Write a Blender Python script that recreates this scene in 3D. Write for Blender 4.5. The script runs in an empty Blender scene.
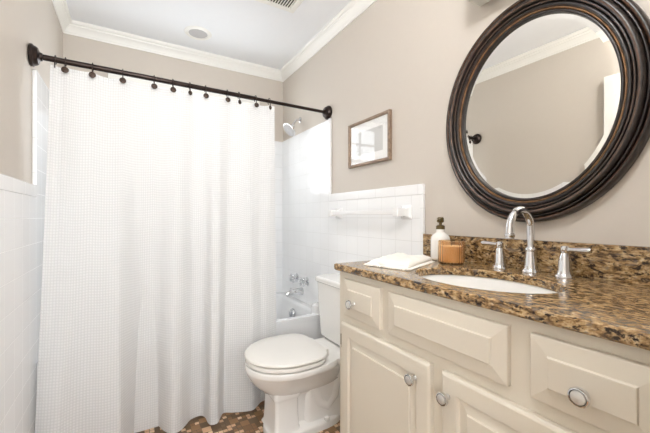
import bpy, bmesh, math, random
from mathutils import Vector, Matrix, noise
random.seed(7)
PI = math.pi
S = bpy.context.scene
COL = S.collection
W, L, B, F, H = 1.16, -0.36, 2.68, 0.10, 2.34      # right, left, back, front wall faces and ceiling height

# ------------------------------------------------------------------ camera
cam = bpy.data.cameras.new('camera'); cam_o = bpy.data.objects.new('camera', cam); COL.objects.link(cam_o)
cam.sensor_fit = 'HORIZONTAL'; cam.sensor_width = 36.0; cam.lens = 332.3 / 650 * 36.0
cam.clip_start = 0.02
cam_o.location = (0, 0, 1.09)
cam_o.rotation_euler = (PI / 2, 0, -math.radians(30.6))
S.camera = cam_o

# ------------------------------------------------------------------ world, lights, exposure
def lin(c):
    return tuple((x / 255 / 12.92) if x / 255 <= 0.04045 else ((x / 255 + 0.055) / 1.055) ** 2.4 for x in c)
wd = bpy.data.worlds.new('sky'); S.world = wd; wd.use_nodes = True
bg = wd.node_tree.nodes['Background']; bg.inputs[0].default_value = (0.93, 0.965, 1.0, 1); bg.inputs[1].default_value = 3.7

def light(name, kind, loc, energy, color, rot=(0, 0, 0), **kw):
    d = bpy.data.lights.new(name, kind); d.energy = energy; d.color = color
    for k, v in kw.items(): setattr(d, k, v)
    o = bpy.data.objects.new(name, d); o.location = loc; o.rotation_euler = rot; COL.objects.link(o); return o
WX0, WX1, WZ0, WZ1 = -0.06, 0.88, 1.28, 2.02       # window opening in the back wall
p = light('window_daylight', 'AREA', ((WX0 + WX1) / 2, B + 0.16, (WZ0 + WZ1) / 2), 0, (1, 1, 1), (-PI / 2, 0, 0),
          shape='RECTANGLE', size=WX1 - WX0, size_y=WZ1 - WZ0)
p.data.cycles.is_portal = True
light('ceiling_lamp', 'POINT', (0.28, 0.30, 2.20), 13, (0.99, 0.99, 1.0), shadow_soft_size=0.04)
light('hall_fill', 'AREA', (0.1, -1.60, 1.45), 64, (0.93, 0.965, 1.0), (PI / 2 + 0.35, 0, 0), shape='RECTANGLE', size=2.2, size_y=1.1)  # added fill, not daylight: soft panel behind the camera, shining through the doorway

vs = S.view_settings
vs.view_transform = 'Standard'; vs.look = 'None'; vs.exposure = 0.58; vs.gamma = 1.0; vs.use_curve_mapping = False
S.display_settings.display_device = 'sRGB'
S.cycles.use_denoising = True
S.cycles.max_bounces = 14; S.cycles.diffuse_bounces = 8; S.cycles.transparent_max_bounces = 12
S.cycles.sample_clamp_indirect = 8.0

# ------------------------------------------------------------------ node helpers
def mat(name):
    m = bpy.data.materials.new(name); m.use_nodes = True
    nt = m.node_tree; return m, nt, nt.nodes['Principled BSDF']
def N(nt, t, **kw):
    n = nt.nodes.new(t)
    for k, v in kw.items(): setattr(n, k, v)
    return n
def setin(nt, sock, v):
    if hasattr(v, 'is_output') or isinstance(v, bpy.types.NodeSocket): nt.links.new(v, sock)
    else: sock.default_value = v
def M(nt, op, a, b=0.0, c=0.0):
    n = N(nt, 'ShaderNodeMath', operation=op)
    setin(nt, n.inputs[0], a); setin(nt, n.inputs[1], b); setin(nt, n.inputs[2], c); return n.outputs[0]
def mixc(nt, f, a, b):
    n = N(nt, 'ShaderNodeMix', data_type='RGBA')
    setin(nt, n.inputs[0], f); setin(nt, n.inputs[6], a); setin(nt, n.inputs[7], b); return n.outputs[2]
def ramp(nt, f, stops, interp='LINEAR'):
    r = N(nt, 'ShaderNodeValToRGB'); r.color_ramp.interpolation = interp
    e = r.color_ramp.elements
    while len(e) < len(stops): e.new(0.5)
    for q, (pos, c) in zip(e, stops): q.position = pos; q.color = (*lin(c), 1)
    nt.links.new(f, r.inputs[0]); return r.outputs[0]
def noise_n(nt, vec, scale, detail=3, rough=0.5):
    n = N(nt, 'ShaderNodeTexNoise'); n.inputs['Scale'].default_value = scale
    n.inputs['Detail'].default_value = detail; n.inputs['Roughness'].default_value = rough
    nt.links.new(vec, n.inputs['Vector']); return n.outputs['Fac']
def objco(nt): return N(nt, 'ShaderNodeTexCoord').outputs['Object']
def bump(nt, h, bs, strength=0.3, dist=0.002):
    b = N(nt, 'ShaderNodeBump'); b.inputs['Strength'].default_value = strength; b.inputs['Distance'].default_value = dist
    nt.links.new(h, b.inputs['Height']); nt.links.new(b.outputs[0], bs.inputs['Normal'])
def pm(name, rgb, rough=0.5, metal=0.0, nscale=40, namp=0.03, bstr=0.0, bscale=200, coat=0.0, spec=0.5, **kw):
    m, nt, b = mat(name); c = lin(rgb); co = objco(nt)
    f = noise_n(nt, co, nscale)
    col = mixc(nt, f, (*[x * (1 - namp) for x in c], 1), (*[min(1, x * (1 + namp)) for x in c], 1))
    nt.links.new(col, b.inputs['Base Color'])
    b.inputs['Roughness'].default_value = rough; b.inputs['Metallic'].default_value = metal
    b.inputs['Specular IOR Level'].default_value = spec; b.inputs['Coat Weight'].default_value = coat
    for k, v in kw.items(): b.inputs[k].default_value = v
    if bstr: bump(nt, noise_n(nt, co, bscale), b, bstr, 0.001)
    return m
# ------------------------------------------------------------------ materials
m_wall = pm('greige_paint', (203, 195, 185), 0.6, namp=0.015, bstr=0.05, bscale=300)
m_ceil = pm('ceiling_paint', (240, 242, 245), 0.8, namp=0.01)
m_trim = pm('white_gloss_paint', (240, 239, 234), 0.35, namp=0.01)
m_hall = pm('hall_floor_wood', (150, 118, 88), 0.5, namp=0.2)
m_porc = pm('white_porcelain', (240, 239, 236), 0.12, namp=0.01, coat=0.3)
m_seat = pm('seat_enamel', (238, 236, 231), 0.22, namp=0.01)
m_tub = pm('tub_enamel', (240, 241, 242), 0.12, namp=0.01, coat=0.3)
m_ceram = pm('white_ceramic', (240, 240, 240), 0.15, namp=0.01)
m_chrome = pm('chrome', (225, 226, 228), 0.07, 1.0, namp=0.01)
m_satin = pm('satin_nickel', (208, 207, 204), 0.28, 1.0, namp=0.02)
m_bronze = pm('oil_rubbed_bronze', (52, 42, 38), 0.3, 0.7, namp=0.2)
m_disc = pm('hook_bronze', (74, 60, 52), 0.4, 0.6, nscale=300, namp=0.4, bstr=0.4, bscale=600)
m_brass = pm('aged_brass', (110, 96, 66), 0.35, 0.8, namp=0.15)
m_cab = pm('cream_cabinet_paint', (211, 203, 188), 0.42, nscale=8, namp=0.02, bstr=0.03, bscale=150)
m_dark = pm('dark_recess', (78, 76, 70), 0.8)
m_lens = pm('grey_frosted_lens', (188, 186, 186), 0.5)
m_bottle = pm('white_bottle_ceramic', (240, 238, 234), 0.25, namp=0.01)
m_wax = pm('cream_wax', (240, 222, 196), 0.5, namp=0.04, **{'Subsurface Weight': 0.0})
m_wick = pm('wick_cotton', (60, 48, 40), 0.9)
m_fix = pm('frosted_fixture_glass', (226, 226, 218), 0.45, namp=0.01)
m_knob = pm('brushed_knob_face', (222, 221, 218), 0.38, 0.75, namp=0.02)
m_hinge = pm('old_nickel_hinge', (150, 140, 120), 0.4, 0.8)
m_mat = pm('picture_mat_board', (244, 244, 243), 0.8, namp=0.01)

def frame_wood():
    m, nt, b = mat('weathered_frame_wood'); co = objco(nt)
    mp = N(nt, 'ShaderNodeMapping'); mp.inputs['Scale'].default_value = (1, 0.2, 1); nt.links.new(co, mp.inputs[0])
    f = noise_n(nt, mp.outputs[0], 120, 4)
    nt.links.new(ramp(nt, f, [(0.3, (112, 92, 76)), (0.7, (164, 142, 122))]), b.inputs['Base Color'])
    b.inputs['Roughness'].default_value = 0.5; bump(nt, f, b, 0.2); return m
m_fwood = frame_wood()

def mirror_frame(name, a, bcol):
    m, nt, b = mat(name); co = objco(nt)
    f = noise_n(nt, co, 35, 5, 0.6)
    nt.links.new(ramp(nt, f, [(0.35, a), (0.65, bcol)]), b.inputs['Base Color'])
    b.inputs['Roughness'].default_value = 0.33; b.inputs['Specular IOR Level'].default_value = 0.5
    b.inputs['Coat Weight'].default_value = 0.25; b.inputs['Coat Roughness'].default_value = 0.25
    bump(nt, noise_n(nt, co, 150, 4), b, 0.12); return m
m_fdark = mirror_frame('espresso_frame', (24, 19, 18), (44, 35, 31))
m_frub = mirror_frame('rubbed_copper_frame', (58, 42, 34), (98, 72, 55))
m_fgold = mirror_frame('rubbed_gold_line', (112, 80, 52), (168, 126, 86))

def mirror_glass():
    m, nt, b = mat('silvered_mirror')
    b.inputs['Base Color'].default_value = (0.83, 0.81, 0.76, 1); b.inputs['Metallic'].default_value = 1; b.inputs['Roughness'].default_value = 0.0
    return m
m_mirror = mirror_glass()

def pane(name, tint=(1, 1, 1)):
    m, nt, b = mat(name); nt.nodes.remove(b)
    lw = N(nt, 'ShaderNodeLayerWeight'); lw.inputs[0].default_value = 0.5
    fr = M(nt, 'MULTIPLY_ADD', M(nt, 'POWER', lw.outputs['Facing'], 5.0), 0.93, 0.045)
    t = N(nt, 'ShaderNodeBsdfTransparent'); t.inputs[0].default_value = (*tint, 1)
    g = N(nt, 'ShaderNodeBsdfGlossy'); g.inputs['Roughness'].default_value = 0.02
    mx = N(nt, 'ShaderNodeMixShader'); nt.links.new(fr, mx.inputs[0]); nt.links.new(t.outputs[0], mx.inputs[1]); nt.links.new(g.outputs[0], mx.inputs[2])
    nt.links.new(mx.outputs[0], nt.nodes['Material Output'].inputs[0]); return m
m_pane = pane('clear_pane')

def tile(name, ax, w=0.108, h=0.108, du=0.0, dv=0.0, offset=0.0, grout=(222, 223, 223), mort=0.0016, rgb=(245, 246, 247)):
    """glazed wall tile; ax = the two object axes that run along the face"""
    m, nt, b = mat(name); co = objco(nt)
    sp = N(nt, 'ShaderNodeSeparateXYZ'); nt.links.new(co, sp.inputs[0])
    cb = N(nt, 'ShaderNodeCombineXYZ')
    nt.links.new(M(nt, 'ADD', sp.outputs[ax[0]], du), cb.inputs[0]); nt.links.new(M(nt, 'ADD', sp.outputs[ax[1]], dv), cb.inputs[1])
    br = N(nt, 'ShaderNodeTexBrick', offset=offset, squash=1.0)
    nt.links.new(cb.outputs[0], br.inputs['Vector'])
    br.inputs['Scale'].default_value = 1.0; br.inputs['Mortar Size'].default_value = mort; br.inputs['Mortar Smooth'].default_value = 0.3
    br.inputs['Brick Width'].default_value = w; br.inputs['Row Height'].default_value = h; br.inputs['Bias'].default_value = 0
    c = lin(rgb)
    br.inputs['Color1'].default_value = (*c, 1); br.inputs['Color2'].default_value = (*[x * 0.97 for x in c], 1); br.inputs['Mortar'].default_value = (*lin(grout), 1)
    nt.links.new(br.outputs['Color'], b.inputs['Base Color']); b.inputs['Specular IOR Level'].default_value = 0.38
    wob = noise_n(nt, co, 9, 2)
    h_ = M(nt, 'ADD', M(nt, 'MULTIPLY', M(nt, 'SUBTRACT', 1.0, br.outputs['Fac']), 1.0), M(nt, 'MULTIPLY', wob, 0.6))
    bump(nt, h_, b, 0.25, 0.002)
    nt.links.new(M(nt, 'MULTIPLY_ADD', br.outputs['Fac'], 0.5, 0.15), b.inputs['Roughness'])
    return m
ZT = 1.19                                            # underside of the cap row
dvz = 0.108 * 20 - ZT
m_tile_yz = tile('white_tile_side', (1, 2), du=1.0 + 0.02, dv=dvz)
m_tile_xz = tile('white_tile_back', (0, 2), du=1.0, dv=dvz)
m_cap_y = tile('white_cap_tile', (1, 2), w=0.152, h=0.5, du=1.03, dv=-1.0)
m_cap_z = tile('white_edge_tile', (2, 1), w=0.152, h=0.9, du=1.0, dv=0.0)

def granite():
    m, nt, b = mat('gold_brown_granite'); co = objco(nt)
    mp = N(nt, 'ShaderNodeMapping'); mp.inputs['Scale'].default_value = (1.0, 0.50, 1.0); mp.inputs['Rotation'].default_value = (0, 0, 0.25)
    nt.links.new(co, mp.inputs[0]); v = mp.outputs[0]
    wn = N(nt, 'ShaderNodeTexNoise'); wn.inputs['Scale'].default_value = 14; nt.links.new(v, wn.inputs['Vector'])
    wv = N(nt, 'ShaderNodeVectorMath', operation='MULTIPLY_ADD'); nt.links.new(wn.outputs['Color'], wv.inputs[0]); wv.inputs[1].default_value = (0.04, 0.04, 0.04); nt.links.new(v, wv.inputs[2])
    vv = wv.outputs[0]
    a = noise_n(nt, vv, 95, 8, 0.72)
    base = ramp(nt, a, [(0.35, (56, 42, 30)), (0.43, (112, 86, 55)), (0.50, (154, 122, 80)), (0.58, (192, 164, 122)), (0.72, (214, 198, 168))])
    k = noise_n(nt, vv, 100, 7, 0.70)
    blk = ramp(nt, k, [(0.525, (0, 0, 0)), (0.57, (255, 255, 255))])
    c1 = mixc(nt, blk, base, (*lin((44, 33, 26)), 1))
    mp2 = N(nt, 'ShaderNodeMapping'); mp2.inputs['Location'].default_value = (3.1, 1.7, 0.4); nt.links.new(vv, mp2.inputs[0])
    g = ramp(nt, noise_n(nt, mp2.outputs[0], 60, 3, 0.55), [(0.60, (0, 0, 0)), (0.68, (255, 255, 255))])
    c2 = mixc(nt, M(nt, 'MULTIPLY', g, 0.8), c1, (*lin((120, 106, 92)), 1))
    nt.links.new(c2, b.inputs['Base Color'])
    b.inputs['Roughness'].default_value = 0.14; b.inputs['Specular IOR Level'].default_value = 0.5
    bump(nt, a, b, 0.04, 0.001); return m
m_granite = granite()

def mosaic():
    m, nt, b = mat('brown_mosaic_floor'); co = objco(nt)
    def cells(size):
        s = N(nt, 'ShaderNodeVectorMath', operation='SCALE'); nt.links.new(co, s.inputs[0]); s.inputs['Scale'].default_value = 1 / size
        fl = N(nt, 'ShaderNodeVectorMath', operation='FLOOR'); nt.links.new(s.outputs[0], fl.inputs[0])
        sx = N(nt, 'ShaderNodeSeparateXYZ'); nt.links.new(fl.outputs[0], sx.inputs[0])
        cb = N(nt, 'ShaderNodeCombineXYZ'); nt.links.new(sx.outputs[0], cb.inputs[0]); nt.links.new(sx.outputs[1], cb.inputs[1])
        wn = N(nt, 'ShaderNodeTexWhiteNoise', noise_dimensions='2D'); nt.links.new(cb.outputs[0], wn.inputs['Vector'])
        fr = N(nt, 'ShaderNodeVectorMath', operation='FRACTION'); nt.links.new(s.outputs[0], fr.inputs[0])
        sf = N(nt, 'ShaderNodeSeparateXYZ'); nt.links.new(fr.outputs[0], sf.inputs[0])
        def edge(x): return M(nt, 'MINIMUM', x, M(nt, 'SUBTRACT', 1.0, x))
        e = M(nt, 'MULTIPLY', M(nt, 'MINIMUM', edge(sf.outputs[0]), edge(sf.outputs[1])), size)
        return wn.outputs['Value'], wn.outputs['Color'], e
    v1, c1, e1 = cells(0.046); v2, c2, e2 = cells(0.023)
    sep = N(nt, 'ShaderNodeSeparateColor'); nt.links.new(c1, sep.inputs[0])
    small = M(nt, 'GREATER_THAN', sep.outputs[1], 0.36)
    big = ramp(nt, v1, [(0.0, (104, 82, 58)), (0.25, (128, 96, 66)), (0.5, (150, 114, 78)), (0.70, (110, 90, 68)), (0.84, (164, 126, 88)), (0.94, (212, 174, 138))], 'CONSTANT')
    sml = ramp(nt, v2, [(0.0, (110, 86, 60)), (0.22, (142, 106, 72)), (0.40, (122, 98, 72)), (0.60, (216, 178, 142)), (0.82, (232, 202, 168))], 'CONSTANT')
    colr = mixc(nt, small, big, sml)
    e = M(nt, 'ADD', M(nt, 'MULTIPLY', e1, M(nt, 'SUBTRACT', 1.0, small)), M(nt, 'MULTIPLY', e2, small))
    g = M(nt, 'LESS_THAN', e, 0.0011)
    nt.links.new(mixc(nt, g, colr, (*lin((92, 74, 58)), 1)), b.inputs['Base Color'])
    b.inputs['Roughness'].default_value = 0.35
    bump(nt, M(nt, 'SUBTRACT', 1.0, g), b, 0.3, 0.001); return m
m_floor = mosaic()

def waffle():
    m, nt, b = mat('white_waffle_cloth'); nt.nodes.remove(b)
    uv = N(nt, 'ShaderNodeTexCoord').outputs['UV']; sp = N(nt, 'ShaderNodeSeparateXYZ'); nt.links.new(uv, sp.inputs[0])
    def wave(x): return M(nt, 'POWER', M(nt, 'ABSOLUTE', M(nt, 'SINE', M(nt, 'MULTIPLY', x, PI / 0.0125))), 0.6)
    h = M(nt, 'MULTIPLY', wave(sp.outputs[0]), wave(sp.outputs[1]))      # 0 on the ribs, 1 in the cells
    hh = M(nt, 'SUBTRACT', 1.0, h)
    bp = N(nt, 'ShaderNodeBump'); bp.inputs['Strength'].default_value = 0.5; bp.inputs['Distance'].default_value = 0.003; nt.links.new(hh, bp.inputs['Height'])
    c = mixc(nt, h, (0.74, 0.742, 0.74, 1), (0.885, 0.885, 0.883, 1))
    d = N(nt, 'ShaderNodeBsdfDiffuse'); nt.links.new(c, d.inputs[0]); nt.links.new(bp.outputs[0], d.inputs['Normal'])
    t = N(nt, 'ShaderNodeBsdfTranslucent'); nt.links.new(c, t.inputs[0]); nt.links.new(bp.outputs[0], t.inputs['Normal'])
    mx = N(nt, 'ShaderNodeMixShader'); nt.links.new(M(nt, 'MULTIPLY_ADD', h, 0.12, 0.20), mx.inputs[0]); nt.links.new(d.outputs[0], mx.inputs[1]); nt.links.new(t.outputs[0], mx.inputs[2])
    nt.links.new(mx.outputs[0], nt.nodes['Material Output'].inputs[0]); return m
m_curtain = waffle()

def towel_m():
    m = pm('white_cotton', (244, 241, 234), 0.9, namp=0.03, nscale=120, bstr=0.6, bscale=500); return m
m_towel = towel_m()

def amber():
    m, nt, b = mat('amber_ribbed_glass'); co = objco(nt)
    f = noise_n(nt, co, 25, 2)
    nt.links.new(ramp(nt, f, [(0.3, (246, 208, 160)), (0.7, (252, 226, 190))]), b.inputs['Base Color'])
    b.inputs['Transmission Weight'].default_value = 0.92; b.inputs['Roughness'].default_value = 0.06; b.inputs['IOR'].default_value = 1.25
    return m
m_amber = amber()

def print_m():
    m, nt, b = mat('pale_landscape_print'); co = objco(nt)
    sp = N(nt, 'ShaderNodeSeparateXYZ'); nt.links.new(co, sp.inputs[0])
    n = noise_n(nt, co, 28, 5, 0.6)
    z = M(nt, 'MULTIPLY', M(nt, 'SUBTRACT', sp.outputs[2], 1.42), 1 / 0.17)
    f = M(nt, 'ADD', z, M(nt, 'MULTIPLY', M(nt, 'SUBTRACT', n, 0.5), 0.9))
    nt.links.new(ramp(nt, f, [(0.0, (206, 206, 204)), (0.3, (226, 226, 224)), (0.42, (150, 152, 148)), (0.6, (176, 182, 174)), (0.75, (150, 160, 152)), (1.0, (214, 218, 216))]), b.inputs['Base Color'])
    b.inputs['Roughness'].default_value = 0.7; return m
m_print = print_m()

# ------------------------------------------------------------------ mesh helpers
ORIG = {}
def link_mesh(name, bm, m, parent=None, smooth=35):
    me = bpy.data.meshes.new(name)
    if parent is not None:
        off = ORIG[parent.name]; bmesh.ops.translate(bm, vec=-off, verts=bm.verts)
    else: off = Vector((0, 0, 0))
    bmesh.ops.recalc_face_normals(bm, faces=bm.faces)
    bm.to_mesh(me); bm.free()
    for mm in (m if isinstance(m, (list, tuple)) else [m]): me.materials.append(mm)
    if smooth:
        for q in me.polygons: q.use_smooth = True
        me.set_sharp_from_angle(angle=math.radians(smooth))
    o = bpy.data.objects.new(name, me); COL.objects.link(o)
    if 1 < smooth <= 60:
        wm = o.modifiers.new('face_weighted', 'WEIGHTED_NORMAL'); wm.keep_sharp = True; wm.weight = 60
    if parent is not None: o.parent = parent
    ORIG[o.name] = off
    return o
def thing(name, loc, label, cat, group=None):
    o = bpy.data.objects.new(name, None); o.empty_display_size = 0.05; o.location = loc; COL.objects.link(o)
    ORIG[o.name] = Vector(loc); tag(o, label, cat, group); return o
def tag(o, label, cat, group=None):
    o['label'] = label; o['category'] = cat; o['kind'] = 'thing'
    if group: o['group'] = group
    return o
def struct(name, bm, m, smooth=35):
    o = link_mesh(name, bm, m, None, smooth); o['kind'] = 'structure'; return o
def solo(name, bm, m, base, label, cat, group=None, smooth=35):
    """a thing that is one mesh: origin at its base"""
    base = Vector(base); bmesh.ops.translate(bm, vec=-base, verts=bm.verts)
    o = link_mesh(name, bm, m, None, smooth); o.location = base; ORIG[o.name] = base; return tag(o, label, cat, group)

def box(bm, x0, x1, y0, y1, z0, z1, bev=0.0, seg=2):
    b2 = bmesh.new(); bmesh.ops.create_cube(b2, size=1)
    for v in b2.verts: v.co = Vector((x0 + (v.co.x + .5) * (x1 - x0), y0 + (v.co.y + .5) * (y1 - y0), z0 + (v.co.z + .5) * (z1 - z0)))
    if bev: bmesh.ops.bevel(b2, geom=list(b2.edges), offset=bev, segments=seg, profile=0.5, affect='EDGES')
    merge(bm, b2); return bm
def merge(bm, b2, mi=None):
    mp = {}
    for v in b2.verts: mp[v] = bm.verts.new(v.co)
    for f in b2.faces:
        try:
            nf = bm.faces.new([mp[v] for v in f.verts]); nf.material_index = f.material_index if mi is None else mi
        except ValueError: pass
    b2.free()
def loft(bm, loops, close=True, cap0=True, cap1=True, mi=None):
    """loops: list of equally long rings of points"""
    rings = [[bm.verts.new(p) for p in lp] for lp in loops]
    n = len(rings[0])
    for i in range(len(rings) - 1):
        for k in range(n if close else n - 1):
            f = bm.faces.new((rings[i][k], rings[i][(k + 1) % n], rings[i + 1][(k + 1) % n], rings[i + 1][k]))
            if mi: f.material_index = mi[i]
    if cap0: bm.faces.new(rings[0])
    if cap1: bm.faces.new(rings[-1])
    return rings
def lathe(bm, prof, origin, axis=(0, 0, 1), n=32, cap=True, rib=None, mi=None):
    """prof: (radius, height) pairs along axis"""
    ax = Vector(axis).normalized(); q = Vector((0, 0, 1)).rotation_difference(ax).to_matrix(); o = Vector(origin)
    loops = []
    for r, h in prof:
        r = max(r, 1e-5); lp = []
        for k in range(n):
            a = 2 * PI * k / n; rr = r * (1 + (rib[0] * math.cos(rib[1] * a) if rib else 0))
            lp.append(o + q @ Vector((rr * math.cos(a), rr * math.sin(a), h)))
        loops.append(lp)
    loft(bm, loops, True, cap, cap, mi); return bm
def tube(bm, pts, rad, n=14, cap=True):
    pts = [Vector(p) for p in pts]; rs = rad if isinstance(rad, (list, tuple)) else [rad] * len(pts)
    loops = []; up = None
    for i, p in enumerate(pts):
        t = (pts[min(i + 1, len(pts) - 1)] - pts[max(i - 1, 0)]).normalized()
        if up is None: up = t.orthogonal().normalized()
        up = (up - t * up.dot(t)).normalized(); s = t.cross(up)
        loops.append([p + (up * math.cos(2 * PI * k / n) + s * math.sin(2 * PI * k / n)) * rs[i] for k in range(n)])
    loft(bm, loops, True, cap, cap); return bm
def arc(c, r, a0, a1, n, f): return [f(c[0] + r * math.cos(a0 + (a1 - a0) * i / n), c[1] + r * math.sin(a0 + (a1 - a0) * i / n)) for i in range(n + 1)]
def rrect(x0, x1, y0, y1, r, z, n=6):
    out = []
    for cx, cy, a in ((x1 - r, y1 - r, 0), (x0 + r, y1 - r, PI / 2), (x0 + r, y0 + r, PI), (x1 - r, y0 + r, 1.5 * PI)):
        for i in range(n + 1):
            t = a + PI / 2 * i / n; out.append(Vector((cx + r * math.cos(t), cy + r * math.sin(t), z)))
    return out
def B_(): return bmesh.new()

# ------------------------------------------------------------------ room shell
T = 0.10
b = B_(); box(b, L - T, W + T, F - T, B + T, -0.08, 0.0); struct('floor', b, m_floor, 0)
b = B_(); box(b, L - T, W + T, F - T, B + T, H, H + 0.08); struct('ceiling', b, m_ceil, 0)
b = B_(); box(b, W, W + T, F - T, B + T, 0, H); struct('wall_right', b, m_wall, 0)
b = B_(); box(b, L - T, L, F - T, B + T, 0, H); struct('wall_left', b, m_wall, 0)
def holed(y0, y1, x0, x1, z0, z1, hx0, hx1, hz0, hz1):
    b = B_()
    box(b, x0, hx0, y0, y1, z0, z1); box(b, hx1, x1, y0, y1, z0, z1)
    if hz0 > z0: box(b, hx0, hx1, y0, y1, z0, hz0)
    box(b, hx0, hx1, y0, y1, hz1, z1); return b
struct('wall_back', holed(B, B + T, L, W, 0, H, WX0, WX1, WZ0, WZ1), m_wall, 0)
DX0, DX1, DZ = -0.31, 0.50, 2.04
struct('wall_front', holed(F - T, F, L, W, 0, H, DX0, DX1, 0, DZ), m_wall, 0)
# hall behind the doorway
b = B_(); box(b, -1.3, 1.6, -1.7, F - T, -0.08, 0.0); struct('floor_hall', b, m_hall, 0)
b = B_(); box(b, -1.3, 1.6, -1.7, F - T, 2.40, 2.48); struct('ceiling_hall', b, m_ceil, 0)
b = B_(); box(b, -1.3, 1.6, -1.8, -1.7, 0, 2.4); struct('wall_hall_rear', b, m_wall, 0)
b = B_(); box(b, -1.4, -1.3, -1.8, F - T, 0, 2.4); struct('wall_hall_left', b, m_wall, 0)
b = B_(); box(b, 1.6, 1.7, -1.8, F - T, 0, 2.4); struct('wall_hall_right', b, m_wall, 0)
b = B_(); box(b, -1.4, L - T, F - T, F - T + 0.06, 0, 2.4); box(b, W + T, 1.7, F - T, F - T + 0.06, 0, 2.4); box(b, L - T, W + T, F - T, F - T + 0.06, H + 0.08, 2.48)
struct('wall_hall_front', b, m_wall, 0)

# crown moulding, mitred round the room
prof = [(0, 2.262), (0.006, 2.262), (0.008, 2.270), (0.012, 2.274), (0.016, 2.286), (0.026, 2.300), (0.036, 2.308), (0.038, 2.316), (0.046, 2.320), (0.050, 2.328), (0.050, 2.3395), (0, 2.3395)]
b = B_()
corners = [(L, F, 1, 1), (W, F, -1, 1), (W, B, -1, -1), (L, B, 1, -1)]
rings = [[b.verts.new((x + sx * o, y + sy * o, z)) for o, z in prof] for x, y, sx, sy in corners]
for i in range(4):
    r0, r1 = rings[i], rings[(i + 1) % 4]
    for k in range(len(prof)):
        b.faces.new((r0[k], r0[(k + 1) % len(prof)], r1[(k + 1) % len(prof)], r1[k]))
struct('trim_1', b, m_trim, 25)

# wall tile: tall tub surround and lower wainscot with cap pieces
TW, TL = W - 0.012, L + 0.012
YR, YL = 1.872, 1.885
ZTUB = 0.44
b = B_(); box(b, TW, W, YR + 0.022, B, ZTUB, 1.736); box(b, TW, W, 1.087, YR + 0.022, 0, ZT); struct('wall_right_tile', b, m_tile_yz, 0)
b = B_(); box(b, L, TL, YL + 0.022, B, ZTUB, 1.736); box(b, L, TL, F + 0.01, YL + 0.022, 0, ZT - 0.015); struct('wall_left_tile', b, m_tile_yz, 0)
struct('wall_back_tile', holed(B - 0.012, B, TL, TW, ZTUB, 1.736, WX0 - 0.06, WX1 + 0.06, WZ0 - 0.06, 1.7355), m_tile_xz, 0)
b = B_(); box(b, TW - 0.003, W, 1.065, YR + 0.02, ZT, 1.239, 0.004, 3); struct('trim_2', b, m_cap_y, 40)
b = B_(); box(b, TW - 0.003, W, 1.065, 1.087, 0, ZT, 0.004, 3); struct('trim_3', b, m_cap_z, 40)
b = B_(); box(b, TW - 0.003, W, YR, YR + 0.022, 1.2391, 1.742, 0.004, 3); struct('trim_4', b, m_cap_z, 40)
b = B_(); box(b, L, TL + 0.003, F + 0.01, YL + 0.02, ZT - 0.015, 1.226, 0.004, 3); struct('trim_5', b, m_cap_y, 40)
b = B_(); box(b, L, TL + 0.003, YL, YL + 0.022, 1.2261, 1.730, 0.004, 3); struct('trim_6', b, m_cap_z, 40)

# window in the back wall, behind the curtain
b = B_()
cw = 0.06
box(b, WX0 - cw, WX0 + 0.004, B - 0.022, B + 0.01, WZ0 - 0.02, WZ1 + cw, 0.004); box(b, WX1 - 0.004, WX1 + cw, B - 0.022, B + 0.01, WZ0 - 0.02, WZ1 + cw, 0.004)
box(b, WX0 - cw, WX1 + cw, B - 0.024, B + 0.01, WZ1 - 0.004, WZ1 + cw, 0.004); box(b, WX0 - cw - 0.01, WX1 + cw + 0.01, B - 0.04, B + 0.02, WZ0 - 0.045, WZ0, 0.004)
wn = struct('window_1', b, m_trim)
b = B_(); zm = (WZ0 + WZ1) / 2
for z0, z1, yy in ((WZ0, zm + 0.015, B + 0.035), (zm - 0.015, WZ1, B + 0.062)):
    box(b, WX0 + .001, WX0 + 0.035, yy, yy + 0.026, z0, z1, 0.003); box(b, WX1 - 0.035, WX1 - .001, yy, yy + 0.026, z0, z1, 0.003)
    box(b, WX0, WX1, yy, yy + 0.026, z0, z0 + 0.035, 0.003); box(b, WX0, WX1, yy, yy + 0.026, z1 - 0.035, z1, 0.003)
    for i in (1, 2):
        x = WX0 + (WX1 - WX0) * i / 3; box(b, x - 0.009, x + 0.009, yy + 0.004, yy + 0.022, z0, z1, 0.002)
    zz = (z0 + z1) / 2; box(b, WX0, WX1, yy + 0.004, yy + 0.022, zz - 0.009, zz + 0.009, 0.002)
link_mesh('window_sash', b, m_trim, wn)
b = B_()
for z0, z1, yy in ((WZ0 + .01, zm, B + 0.046), (zm, WZ1 - .01, B + 0.073)): box(b, WX0 + 0.01, WX1 - 0.01, yy, yy + 0.004, z0, z1)
link_mesh('window_pane', b, m_pane, wn, 0)

# open door lying against the left wall, and its casing
b = B_(); box(b, -0.338, -0.303, F + 0.016, 0.915, 0.012, 1.975, 0.002)
for z0, z1 in ((0.2, 0.85), (1.0, 1.85)):
    loops = []
    for ins, d in ((0, 0), (0.012, -0.004), (0.03, 0.004), (0.045, 0.004)):
        x = -0.3025 + d; loops.append([Vector((x, 0.25 + ins, z0 + ins)), Vector((x, 0.78 - ins, z0 + ins)), Vector((x, 0.78 - ins, z1 - ins)), Vector((x, 0.25 + ins, z1 - ins))])
    loft(b, loops, True, False, True)
dr = struct('door_1', b, m_trim)
b = B_(); lathe(b, [(0.026, 0), (0.026, 0.005), (0.010, 0.008), (0.010, 0.03), (0.024, 0.04), (0.027, 0.052), (0.02, 0.063), (0.0, 0.066)], (-0.303, 0.85, 0.95), (1, 0, 0), 20); link_mesh('door_handle', b, m_satin, dr)
b = B_(); box(b, DX1 - 0.004, DX1 + 0.045, F - 0.001, F + 0.014, 0, DZ + 0.05, 0.004); box(b, L + 0.005, DX1, F - 0.001, F + 0.014, DZ, DZ + 0.05, 0.004); struct('trim_7', b, m_trim)

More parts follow.
